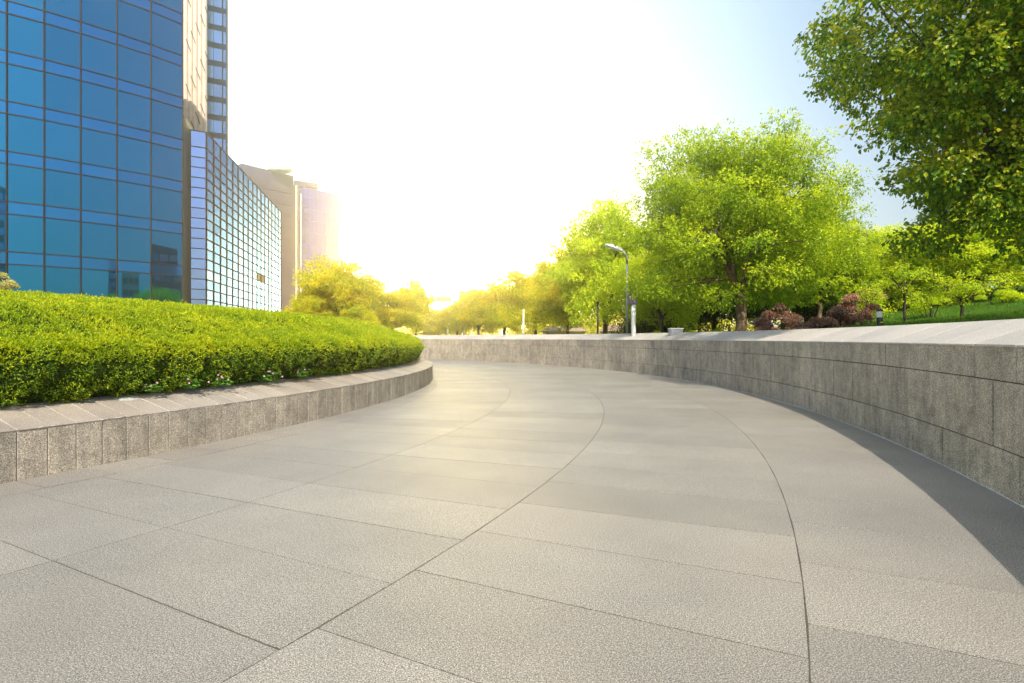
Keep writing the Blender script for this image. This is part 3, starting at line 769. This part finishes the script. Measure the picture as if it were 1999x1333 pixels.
def mirror_block():
    rng = np.random.default_rng(7)
    A0 = pl(364, 59.1); A1 = pl(402.6, 60.0); B1 = pl(548.5, 98.0)
    top = h+402/F*60; row = 19.7/F*60
    root = empty('glass_block', (A1[0], A1[1], 0), 'lower flat-roofed building with a gridded mirror-glass side between the blue tower and the far tower', 'building')
    L0 = Vector(root.location)
    zt = [top, top-1.69]
    while zt[-1] > .3: zt.append(max(0, zt[-1]-row))
    cells, fr, fr2 = [], MB(), MB()
    def face(a, b, nc, tg, w):
        t = unit(b-a); n = np.array([t[1], -t[0]]); n = n if n@(-a) > 0 else -n; n3 = np.array([*n, 0]); L = np.linalg.norm(b-a)
        for c in range(nc):
            p, q = a+t*L*c/nc, a+t*L*(c+1)/nc
            for k in range(len(zt)-1):
                tt = 'o' if (tg == 'm' and c in (9, 10) and k == 11) else tg
                Q = [(*(p+t*.02), zt[k+1]+.02), (*(q-t*.02), zt[k+1]+.02), (*(q-t*.02), zt[k]-.02), (*(p+t*.02), zt[k]-.02)]
                cells.append((tilt(Q, n3, rng, .004), n3, tt))
        for k in range(len(zt)):
            if tg == 'm': fr.bar((*(a+n*.015), zt[k]), (*(b+n*.015), zt[k]), .09, .12)
            else: f2 = MB(); f2.bar((*(a+n*.015), zt[k]), (*(b+n*.015), zt[k]), .09, .085); f2.build('transom', M['recess'], root, loc=L0)
        for c in range(0 if tg == 'm' else 1, nc+1):
            p = a+t*L*c/nc; fr.bar((*(p+n*.02), 0), (*(p+n*.02), top+.05), .17 if tg == 'm' else .10, .10)
    face(A1, B1, 16, 'm', .1); face(A0, A1, 1, 'l', .1)
    fr.build('mullions', M['mull'], root, loc=L0)
    mt = {'m': M['glassbright'], 'l': M['glassmid'], 'o': M['open']}
    split_panes(root, cells, 'window_pane', lambda g: mt[g], 95)
    tt = unit(B1-A1); nn = np.array([tt[1], -tt[0]]); nn = nn if nn@(-A1) > 0 else -nn
    c0 = [A0+np.array([.1,.25]), A1-nn*.15+tt*.1, B1-nn*.15, B1-nn*14, A0+np.array([-9, 6.0])]
    core = MB(); m = len(c0)
    core.add([(*p, 0) for p in c0]+[(*p, top-.12) for p in c0], [(i, (i+1) % m, m+(i+1) % m, m+i) for i in range(m)]); core.poly([(*p, top-.12) for p in c0])
    core.build('wall', M['recess'], root, loc=L0)
    # dark recess strip that joins it to the curved tower
    b = MB(); s0, s1 = pl(357.5, 56.5), pl(363.4, 57.2)
    b.hexa([(*s0, 0), (*s1, 0), (*(s1+[-1,3]), 0), (*(s0+[-1,3]), 0)], [(*s0, top+.4), (*s1, top+.4), (*(s1+[-1,3]), top+.4), (*(s0+[-1,3]), top+.4)])
    b.build('corner_pier', M['recess'], root, loc=L0)
mirror_block()

def ribbed_tower():
    a, b_ = pl(352, 65), pl(401, 66.5); top = 52.0; zb = 23.0; t = unit(b_-a); n = np.array([t[1], -t[0]]); n = n if n@(-a) > 0 else -n
    root = empty('ribbed_tower', (*a, zb), 'tall tower with cream vertical ribs behind the mirror-glass block', 'building'); L0 = Vector(root.location)
    c = MB(); q = [a, b_, b_+np.array([-4, 6.]), a+np.array([-4, 6.])]
    c.add([(*p, zb) for p in q]+[(*p, top) for p in q], [(0,1,5,4),(1,2,6,5),(2,3,7,6),(3,0,4,7),(4,5,6,7)]); c.build('wall', M['palewall'], root, loc=L0)
    L = np.linalg.norm(b_-a)
    for i, fx in enumerate((.2, .39, .58, .77, .95)):
        r = MB(); p = a+t*L*fx+n*.25; r.tube([(*p, zb), (*p, top)], [.27, .27], 10)
        z = zb+.4
        while z < top:
            r.lathe((p[0], p[1], z), [(.285, 0), (.285, .12)], 10); z += .6
        r.build('rib', M['cream'], root, smooth=False, loc=L0)
    for i, fx in enumerate((.2, .39, .58, .77, .95)):
        z = zb+1+i*1.1
        while z < 44:
            br = MB(); p = a+t*L*fx+n*.6; q2 = p+t*.45; br.bar((*p, z+1.3), (*q2, z), .07, .07); br.build('bracket', M['navy'], root, loc=L0); z += 5.2
    fl = MB(); z = zb+1.5
    while z < top: fl.bar((*(a+n*.03), z), (*(b_+n*.03), z), .08, .25); z += 4.0
    fl.build('floor_bands', M['glassmid'], root, loc=L0)
ribbed_tower()

def banded_tower():
    a, b_ = pl(398, 73), pl(444, 74.2); top = 60.0; zb = 23.0; t = unit(b_-a); n = np.array([t[1], -t[0]]); n = n if n@(-a) > 0 else -n
    root = empty('banded_tower', (*a, zb), 'tall dark blue tower with wide horizontal bands rising behind the cream ribs', 'building'); L0 = Vector(root.location)
    c = MB(); q = [a, b_, b_+np.array([-5, 8.]), a+np.array([-5, 8.])]
    c.add([(*p, zb) for p in q]+[(*p, top) for p in q], [(0,1,5,4),(1,2,6,5),(2,3,7,6),(3,0,4,7),(4,5,6,7)]); c.build('wall', M['navy'], root, loc=L0)
    L = np.linalg.norm(b_-a); z = zb+.4; cells = []; n3 = np.array([*n, 0]); rng = np.random.default_rng(3)
    while z < top-3:
        for f0, f1 in ((.02, .40), (.42, .76), (.82, .93)):
            A, B = a+t*L*f0+n*.05, a+t*L*f1+n*.05
            cells.append((tilt([(*A, z), (*B, z), (*B, z+1.6), (*A, z+1.6)], n3, rng, .004), n3, 'g'))
        z += 2.35
    split_panes(root, cells, 'window', lambda g: M['glassblue'], 90)
    e = MB(); p = b_+n*.06; e.bar((*p, zb), (*p, top), .14, .14); e.build('edge_trim', M['cream'], root, loc=L0)
banded_tower()

def far_tower():
    root = empty('office_tower', (*pl(560, 172), 0), 'distant greyish violet tower with two roof domes and a lilac glass wing', 'building'); L0 = Vector(root.location)
    a, b_ = pl(470, 160), pl(587, 173.5); t = unit(b_-a); n = np.array([t[1], -t[0]]); n = n if n@(-a) > 0 else -n
    z1 = h+296/F*173.5; back = -n*22
    def prism(mb, ring, z0, z): mb.add([(*p, z0) for p in ring]+[(*p, z) for p in ring], [(i, (i+1) % len(ring), len(ring)+(i+1) % len(ring), len(ring)+i) for i in range(len(ring))]); mb.poly([(*p, z) for p in ring])
    w = MB(); prism(w, [a, b_, b_+back, a+back], 0, z1); w.build('wall', M['violetgrey'], root, loc=L0)
    L = np.linalg.norm(b_-a)
    k = 0; z = 6.0
    bands = MB()
    while z < z1-1.5:
        wb = MB(); wb.bar((*(a+n*.06+t*1.0), z), (*(b_+n*.06-t*3.0), z), .2, 1.0); wb.build('window_band', M['violetdark'], root, loc=L0); z += 3.6
    pr = MB(); pr.bar((*(b_+n*.15-t*1.2), 0), (*(b_+n*.15-t*1.2), z1), 1.6, .5); pr.build('corner_pier', M['cream'], root, loc=L0)
    # rooftop: raised box over an open storey, and a lower frame
    m = pl(573, 172.2); zr = h+339/F*161
    r = MB(); prism(r, [a+n*.3, m, m+back*.6, a+back*.6], zr-4.0, zr); r.build('roof_box', M['violetgrey'], root, loc=L0)
    r = MB(); 
    for f_ in np.linspace(0, 1, 7): p = a+(m-a)*f_; r.bar((*p, z1-.1), (*p, zr-4.0), .45, .45)
    r.build('roof_posts', M['violetdark'], root, loc=L0)
    e = pl(620, 176); zf = h+(HZ-356)/F*175
    r = MB(); prism(r, [m+np.array([0,.2]), e, e+np.array([-3, 9.]), m+np.array([-3, 9.])], zf-1.5, zf)
    for f_ in (0.1, .4, .7, .97): p = m+(e-m)*f_; r.bar((*p, z1-4), (*p, zf-1.5), .5, .5)
    r.bar((*m, z1-.5), (*e, z1-.5), .5, .8)
    r.build('roof_frame', M['violetgrey'], root, loc=L0)
    r = MB(); r.bar((*pl(582, 175), zf), (*pl(582, 175), zf+2.4), .12, .12); r.bar((*pl(579, 175), zf+1.6), (*pl(586, 175), zf+2.2), .12, .12); r.build('antenna', M['violetdark'], root, loc=L0)
    for x in (536, 556):
        p = pl(x, 168); d = MB(); d.lathe((p[0], p[1], zr), [(2.1,0),(2.1,.9),(1.9,1.9),(1.2,2.6),(.1,2.9)], 20); d.build('dome', M['white'], root, smooth=True, loc=L0)
    # lilac glass wing
    g0, g1, g2 = pl(588, 172), pl(660, 181), pl(669, 186); zt0, zt1, zt2 = h+(HZ-366)/F*172, h+(HZ-378)/F*181, h+(HZ-392)/F*186
    bk = np.array([-4, 20.])
    W = MB(); W.add([(*g0, 0), (*g1, 0), (*g2, 0), (*(g2+bk), 0), (*(g0+bk), 0), (*g0, zt0), (*g1, zt1), (*g2, zt2), (*(g2+bk), zt2), (*(g0+bk), zt0)],
                    [(0,1,6,5),(1,2,7,6),(2,3,8,7),(3,4,9,8),(4,0,5,9)]); W.add([(*g0, zt0), (*g1, zt1), (*g2, zt2), (*(g2+bk), zt2), (*(g0+bk), zt0)], [(0,1,4),(1,2,3),(1,3,4)])
    W.build('glass_wing', M['glasslilac'], root, loc=L0)
    nn = unit(np.array([(g1-g0)[1], -(g1-g0)[0]])); nn = nn if nn@(-g0) > 0 else -nn; tt = unit(g1-g0)
    for k, (wd, y) in enumerate(((4, 389), (8, 402), (12, 415), (11, 428), (9, 441), (8, 454), (7, 467), (8, 490), (10, 510), (13, 530), (15, 550))):
        z = h+(HZ-y)/F*172; s = MB(); s.bar((*(g0+nn*.05+tt*.1), z), (*(g0+nn*.05+tt*wd*.19), z), .2, .85); s.build('balcony', M['violetdark'], root, loc=L0)
    gr = MB()
    for f_ in np.linspace(.12, 1, 9): p = g0+(g1-g0)*f_+nn*.03; gr.bar((*p, 0), (*p, zt0+(zt1-zt0)*f_-.1), .10, .08)
    z = 5.0
    while z < zt1: gr.bar((*(g0+nn*.03), z), (*(g1+nn*.03), z), .08, .10); z += 3.6
    gr.build('wing_mullions', M['glassmid'], root, loc=L0)
far_tower()

def pavilion(x0, x1, D, y0, label):
    a, b_ = pl(x0, D), pl(x1, D); z0 = gz(*a); zt = h+(HZ-y0)/F*D; m = (a+b_)/2
    root = empty('pavilion', (*m, z0), label, 'pavilion', 'low roofed pavilions behind the street trees'); L0 = Vector(root.location)
    w = MB(); w.box((m[0], m[1]+3, (z0+zt-.5)/2), (abs(b_[0]-a[0])*.86, 5, zt-.5-z0)); w.build('wall', M['cream'], root, loc=L0)
    r = MB(); e = zt-.5; W = abs(b_[0]-a[0])/2
    r.hexa([(m[0]-W, m[1], e), (m[0]+W, m[1], e), (m[0]+W, m[1]+6.4, e), (m[0]-W, m[1]+6.4, e)], [(m[0]-W*.7, m[1]+3, zt), (m[0]+W*.7, m[1]+3, zt), (m[0]+W*.7, m[1]+3.4, zt), (m[0]-W*.7, m[1]+3.4, zt)])
    r.build('roof', M['roof'], root, loc=L0)
    for k in range(5):
        f_ = -.36*2*W+.72*2*W*k/4; q = MB(); q.box((m[0]+f_, m[1]+.47, e-.75), (W*.16, .06, .8)); q.build('window', M['open'], root, loc=L0)
pavilion(1060, 1150, 48, 635, 'low brown-roofed pavilion behind the trunks left of the street lamp')
pavilion(1190, 1262, 40, 632, 'low brown-roofed pavilion behind the pole with the purple panel')
# pink building far up behind the twin globe lamp
def pink():
    g = on_ground(1748, 46); root = empty('pink_house', g, 'pink-walled house glimpsed between the trees above the red bushes', 'building')
    w = MB(); w.box((0, 0, 1.1), (4.6, 5, 2.6)); w.build('wall', plain('pink_render', (.50,.27,.22), .8, 0, .1, 2), root)
    r = MB(); r.hexa([(-2.6,-2.8,2.4),(2.6,-2.8,2.4),(2.6,2.8,2.4),(-2.6,2.8,2.4)], [(-1.8,-.2,3.0),(1.8,-.2,3.0),(1.8,.2,3.0),(-1.8,.2,3.0)]); r.build('roof', M['roof'], root)
    for x in (-1.3, 0, 1.3):
        for z in (1.2,): q = MB(); q.box((x, -2.53, z), (.6, .08, 1.1)); q.build('window', M['open'], root)
pink()

# towers across the street that the blue glass mirrors
def mirrored(x, y):
    """horizontal hit and reflected direction for a photo column on the curved tower"""
    u = np.array([(x-CX)/F, 1.0])
    for i in range(len(TP)-1):
        a, b_ = TP[i], TP[i+1]; A = np.array([[u[0], a[0]-b_[0]], [u[1], a[1]-b_[1]]]); s, q = np.linalg.solve(A, a)
        if -1e-6 <= q <= 1.0001:
            hit = u*s; t = unit(b_-a); n = np.array([t[1], -t[0]]); v = unit(u); r = v-2*(v@n)*n
            return hit, r
def mirror_tower(x0, x1, ytop, dist, mat, wmat, label, name='high_rise'):
    h0, r0 = mirrored((x0+x1)/2, 0); u = np.array([((x0+x1)/2-CX)/F, 1.0])
    tot = np.linalg.norm(h0)+dist; c = h0+r0*dist; k = tot/np.linalg.norm(u)/F
    W = (x1-x0)*k; Ht = h+(HZ-ytop)*k; rz = math.atan2(r0[1], r0[0])
    root = empty(name, (*c, 0), label, 'building', rz=rz)
    w = MB(); w.hexa([(-.4*W,-W/2,0),(W*.6,-W/2,0),(W*.6,W/2,0),(-.4*W,W/2,0)], [(-.4*W+.4,-W*.47,Ht),(W*.6,-W*.47,Ht),(W*.6,W*.40,Ht*.96),(-.4*W+.4,W*.40,Ht*.96)]); w.build('wall', mat, root)
    nf = int(Ht/3.4)
    for i in range(2, min(nf, 20)):
        for s in (-.28, 0, .28):
            q = MB(); q.box((-.4*W+.0, s*W, i*Ht/nf), (.5, W*.22, Ht/nf*.5)); q.build('window', wmat, root)
    return root
mirror_tower(294, 350, 486, 130, M['navy'], M['glassblue'], 'dark high-rise seen only mirrored in the curved blue tower, rightmost in the reflection')
mirror_tower(231, 262, 530, 150, M['cream'], M['open'], 'beige apartment high-rise seen only mirrored in the curved blue tower, in the middle')
mirror_tower(205, 227, 506, 170, M['navy'], M['glassmid'], 'slim blue-grey high-rise seen only mirrored in the curved blue tower, left of the beige one')
mirror_tower(-30, 12, 355, 120, M['navy'], M['glassblue'], 'tallest dark high-rise seen only mirrored at the far left edge of the curved blue tower')

# ---------------------------------------------------------------- street furniture
def street_lamp():
    g = on_ground(1224, 25); root = empty('street_lamp', g, 'street lamp whose slanting white head sticks out of the foliage', 'street lamp')
    top = at(1214, 492, 25); hd = at(1183, 478, 24.5); L0 = Vector(root.location)
    b = MB(); b.tube([(g[0], g[1], g[2]-.1), (g[0], g[1], g[2]+2.5), (g[0], g[1], top.z-.5)], [.06, .05, .04], 12); b.build('pole', M['steel'], root, smooth=True, loc=L0)
    b = MB(); b.tube([(g[0], g[1], top.z-.5), (g[0]-.05, g[1]-.1, top.z-.15), (g[0]+(top.x-g[0])*1.0, g[1]-.2, top.z)], [.045,.04,.04], 8); b.build('arm', M['steel'], root, smooth=True, loc=L0)
    b = MB(); p = np.array([top.x, g[1]-.2, top.z]); q = np.array(hd); t = unit(q-p); s = unit(np.cross(t, (0,0,1.))); k = np.cross(s, t)
    ring = []
    for f_, w_, e in ((0,.06,.05), (.25,.16,.09), (.75,.19,.09), (1,.12,.05)):
        c = p+(q-p)*f_; ring += [c-s*w_-k*e*.5, c+s*w_-k*e*.5, c+s*w_*.8+k*e, c-s*w_*.8+k*e]
    Fq = [(4*i+j, 4*i+(j+1) % 4, 4*i+4+(j+1) % 4, 4*i+4+j) for i in range(3) for j in range(4)]+[(3,2,1,0),(12,13,14,15)]
    b.add(ring, Fq); b.build('lamp_head', M['white'], root, bevel=.01, loc=L0)
street_lamp()
def panel_pole():
    g = on_ground(1237, 21); root = empty('panel_pole', g, 'white pole carrying a stepped dull purple panel beside the tree trunks', 'sign post'); L0 = Vector(root.location)
    zt = at(1237, 594, 21).z; b = MB(); b.tube([(g[0],g[1],g[2]-.1), (g[0],g[1],zt)], [.085,.085], 12); b.build('pole', M['white'], root, smooth=True, loc=L0)
    x0, x1 = at(1226.5,0,21).x, at(1242.5,0,21).x; z0 = at(0,595,21).z; z1 = at(0,573,21).z; zm = at(0,583,21).z; xm = at(1234.5,0,21).x
    b = MB(); V = [(x0,z0),(x1,z0+.04),(x1,zm),(xm,zm+.04),(xm-.02,z1),(x0,z1-.02)]; n = len(V)
    b.poly([(x,g[1]-.12,z) for x,z in V]); b.poly([(x,g[1]+.12,z) for x,z in V][::-1])
    b.add([(x,g[1]-.12,z) for x,z in V]+[(x,g[1]+.12,z) for x,z in V], [(i,i+n,(i+1)%n+n,(i+1)%n) for i in range(n)]); b.build('panel', M['purple'], root, loc=L0)
panel_pole()
def post(x, D, y, r, mat, label, name='slim_post'):
    g = on_ground(x, D); zt = h+(HZ-y)/F*D; root = empty(name, g, label, 'post', 'slim posts behind the high wall')
    b = MB(); b.tube([(0,0,-.1),(0,0,zt-g[2])], [r,r*.8], 10); b.build('pole', mat, root, smooth=True)
    b = MB(); b.lathe((0,0,zt-g[2]), [(r*1.3,0),(r*1.3,.05),(r*.3,.1)], 10); b.build('cap', mat, root)
post(1022, 34, 607, .06, M['white'], 'slim pale post rising above the wall below the golden trees')
post(1167, 27, 592, .05, M['darkbark'], 'slim dark post among the trunks left of the street lamp')
post(874, 60, 642, .06, M['steel'], 'short grey post farthest away, left of the slim pale post')
def cabinet():
    g = pl(1319, 18.4); z0 = gz(*g); zt = at(0, 640.5, 18.4).z; root = empty('cabinet', (*g, z0), 'small pale grey utility cabinet with an overhanging lid just behind the wall', 'utility cabinet')
    H = zt-z0; b = MB(); b.box((0,0,(H-.04)/2), (.38,.35,H-.04)); b.build('body', M['steel'], root, bevel=.006)
    b = MB(); b.box((0,0,H-.018), (.425,.39,.036)); b.build('lid', M['white'], root, bevel=.008)
    b = MB(); b.box((0,-.182,H*.5), (.24,.012,H*.62)); b.build('door', M['steel'], root, bevel=.003)
cabinet()
def bollard():
    D = 11.3; g = on_ground(1717, D); zt = at(0, 602, D).z; H = zt-g[2]; root = empty('bollard_light', g, 'black bollard light with a white lens on the lawn just behind the wall', 'bollard light')
    r = .055; b = MB(); b.lathe((0,0,-.1), [(r,0),(r,H-.08)], 20); b.build('post', M['black'], root, smooth=False)
    b = MB(); b.lathe((0,0,H-.18), [(r*.9,0),(r*.9,.12)], 20); b.build('lens', M['white'], root)
    b = MB(); b.lathe((0,0,H-.06), [(r*1.0,0),(r*1.15,.012),(r*1.05,.035),(r*.4,.055)], 20); b.build('cap', M['black'], root)
    b = MB(); b.box((.0,-r-.001,H-.28), (.05,.006,.02)); b.build('badge', plain('yellow_badge', (.6,.65,.05)), root)
bollard()
def globe_lamp():
    D = 30.0; g = on_ground(1680, D); root = empty('twin_globe_lamp', g, 'slim lamp post with two dark globes showing against the sky gap', 'street lamp'); zt = at(0, 462, D).z-g[2]
    b = MB(); b.tube([(0,0,-.1),(0,0,zt)], [.06,.035], 10); b.build('pole', M['steel'], root, smooth=True)
    b = MB(); b.bar((-.25,0,zt), (.25,0,zt+.05), .03, .03); b.build('crossbar', M['steel'], root)
    for s, dz in ((-.26, 0), (.26, .1)):
        c = MB(); c.lathe((s,0,zt-.12+dz), [(.03,-.0),(.10,.03),(.14,.1),(.15,.16),(.13,.23),(.07,.29),(.01,.31)], 16); c.build('globe', M['purple'], root, smooth=True)
globe_lamp()
def gantry():
    D = 75.0; pA = pl(812, D); pB = pl(905, D); root = empty('road_sign_gantry', (*pA, gz(*pA)), 'overhead road sign panel on a thin arched gantry at the end of the street', 'road sign'); L0 = Vector(root.location)
    zc = at(0, 588, D).z; b = MB()
    b.tube([(*pA, 0), (*pA, zc-1.2), (pA[0]+.8, D, zc-.3), (*pl(850, D), zc+.1), (*pl(886, D), zc+.1), (pB[0]-.8, D, zc-.5), (*pB, zc-1.6), (*pB, 0.5)], .11, 8); b.build('frame', M['steel'], root, smooth=True, loc=L0)
    x0, x1 = pl(852, D)[0], pl(882, D)[0]; z0, z1 = at(0, 589.5, D).z, at(0, 578.5, D).z
    b = MB(); b.box(((x0+x1)/2, D-.2, (z0+z1)/2), (x1-x0, .12, z1-z0)); b.build('sign_panel', plain('tan_sign_panel', (.40,.30,.16), .6, 0, .08), root, bevel=.03, loc=L0)
    b = MB(); b.box(((x0+x1)/2, D-.27, (z0+z1)/2-.08), (x1-x0-.25, .02, .16)); b.build('panel_stripe', plain('orange_stripe', (.55,.30,.10), .6), root, loc=L0)
gantry()

# ---------------------------------------------------------------- haze
HAZE = dict(density=.0028, color=(1.0,.94,.80), g=.90)
def haze():
    b = MB(); b.hexa([(-290,-290,-1.1),(290,-290,-1.1),(290,290,-1.1),(-290,290,-1.1)], [(-290,-290,72),(290,-290,72),(290,290,72),(-290,290,72)])
    m = bpy.data.materials.new('haze_air'); m.use_nodes = True; t = m.node_tree; t.nodes.clear()
    v = N(t, 'ShaderNodeVolumePrincipled'); o = N(t, 'ShaderNodeOutputMaterial')
    v.inputs['Color'].default_value = (*HAZE['color'], 1); v.inputs['Density'].default_value = HAZE['density']; v.inputs['Anisotropy'].default_value = HAZE['g']
    t.links.new(v.outputs[0], o.inputs['Volume'])
    ob = b.build('haze', m); tag(ob, kind='stuff'); ob.display_type = 'WIRE'
haze()

# ---------------------------------------------------------------- sky, sun, camera
SUN_EL, SUN_ROT = 43.7, 175.0
w = bpy.data.worlds.new("World"); scn.world = w; w.use_nodes = True; t = w.node_tree; t.nodes.clear()
sky = N(t, 'ShaderNodeTexSky'); sky.sky_type = 'NISHITA'; sky.sun_disc = False; sky.sun_elevation = R(SUN_EL); sky.sun_rotation = R(SUN_ROT)
sky.air_density = 1.0; sky.dust_density = 1.1; sky.ozone_density = 1.6
bg = N(t, 'ShaderNodeBackground'); bg.inputs[1].default_value = .14; t.links.new(sky.outputs[0], bg.inputs[0])
# added sky glow: a broad pale veil and a strong warm lobe ahead
tc = N(t, 'ShaderNodeTexCoord')
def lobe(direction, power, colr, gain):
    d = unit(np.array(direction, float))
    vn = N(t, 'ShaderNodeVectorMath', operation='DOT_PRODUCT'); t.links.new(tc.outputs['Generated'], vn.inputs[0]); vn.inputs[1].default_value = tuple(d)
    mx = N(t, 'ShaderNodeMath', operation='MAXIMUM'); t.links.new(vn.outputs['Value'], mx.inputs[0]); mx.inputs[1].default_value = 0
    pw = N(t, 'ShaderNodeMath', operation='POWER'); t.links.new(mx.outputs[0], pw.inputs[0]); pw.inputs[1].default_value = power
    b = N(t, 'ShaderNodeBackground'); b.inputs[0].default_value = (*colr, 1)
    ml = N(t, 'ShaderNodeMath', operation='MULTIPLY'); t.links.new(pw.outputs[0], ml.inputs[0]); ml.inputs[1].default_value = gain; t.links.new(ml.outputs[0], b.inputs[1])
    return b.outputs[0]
def addsh(a, b):
    n = N(t, 'ShaderNodeAddShader'); t.links.new(a, n.inputs[0]); t.links.new(b, n.inputs[1]); return n.outputs[0]
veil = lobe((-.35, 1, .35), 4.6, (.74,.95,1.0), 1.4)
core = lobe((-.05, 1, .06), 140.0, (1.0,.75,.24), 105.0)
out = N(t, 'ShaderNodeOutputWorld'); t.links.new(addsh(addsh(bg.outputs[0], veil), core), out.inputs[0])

sl = bpy.data.lights.new('sun', 'SUN'); sl.energy = 5.0; sl.angle = R(.5); sl.color = (1.0, .94, .83)
so = bpy.data.objects.new('sun', sl); col.objects.link(so)
d = Vector((math.sin(R(SUN_ROT))*math.cos(R(SUN_EL)), math.cos(R(SUN_ROT))*math.cos(R(SUN_EL)), math.sin(R(SUN_EL))))
so.rotation_euler = d.to_track_quat('Z', 'Y').to_euler()

cam = bpy.data.cameras.new('camera'); cam.sensor_width = 36; cam.lens = F*36/1999; cam.shift_y = -(666.5-HZ)/1999
cam.shift_x = 0; cam.clip_start = .05; cam.clip_end = 5000
co = bpy.data.objects.new('camera', cam); co.location = (0, 0, h); co.rotation_euler = (R(90), 0, 0); col.objects.link(co); scn.camera = co

scn.view_settings.view_transform = 'Standard'; scn.view_settings.look = 'None'; scn.view_settings.gamma = 1
scn.view_settings.exposure = .5
scn.render.engine = 'CYCLES'; cy = scn.cycles
cy.max_bounces = 8; cy.diffuse_bounces = 3; cy.glossy_bounces = 4; cy.transmission_bounces = 3; cy.volume_bounces = 0; cy.transparent_max_bounces = 8
cy.sample_clamp_indirect = 8; cy.use_denoising = True
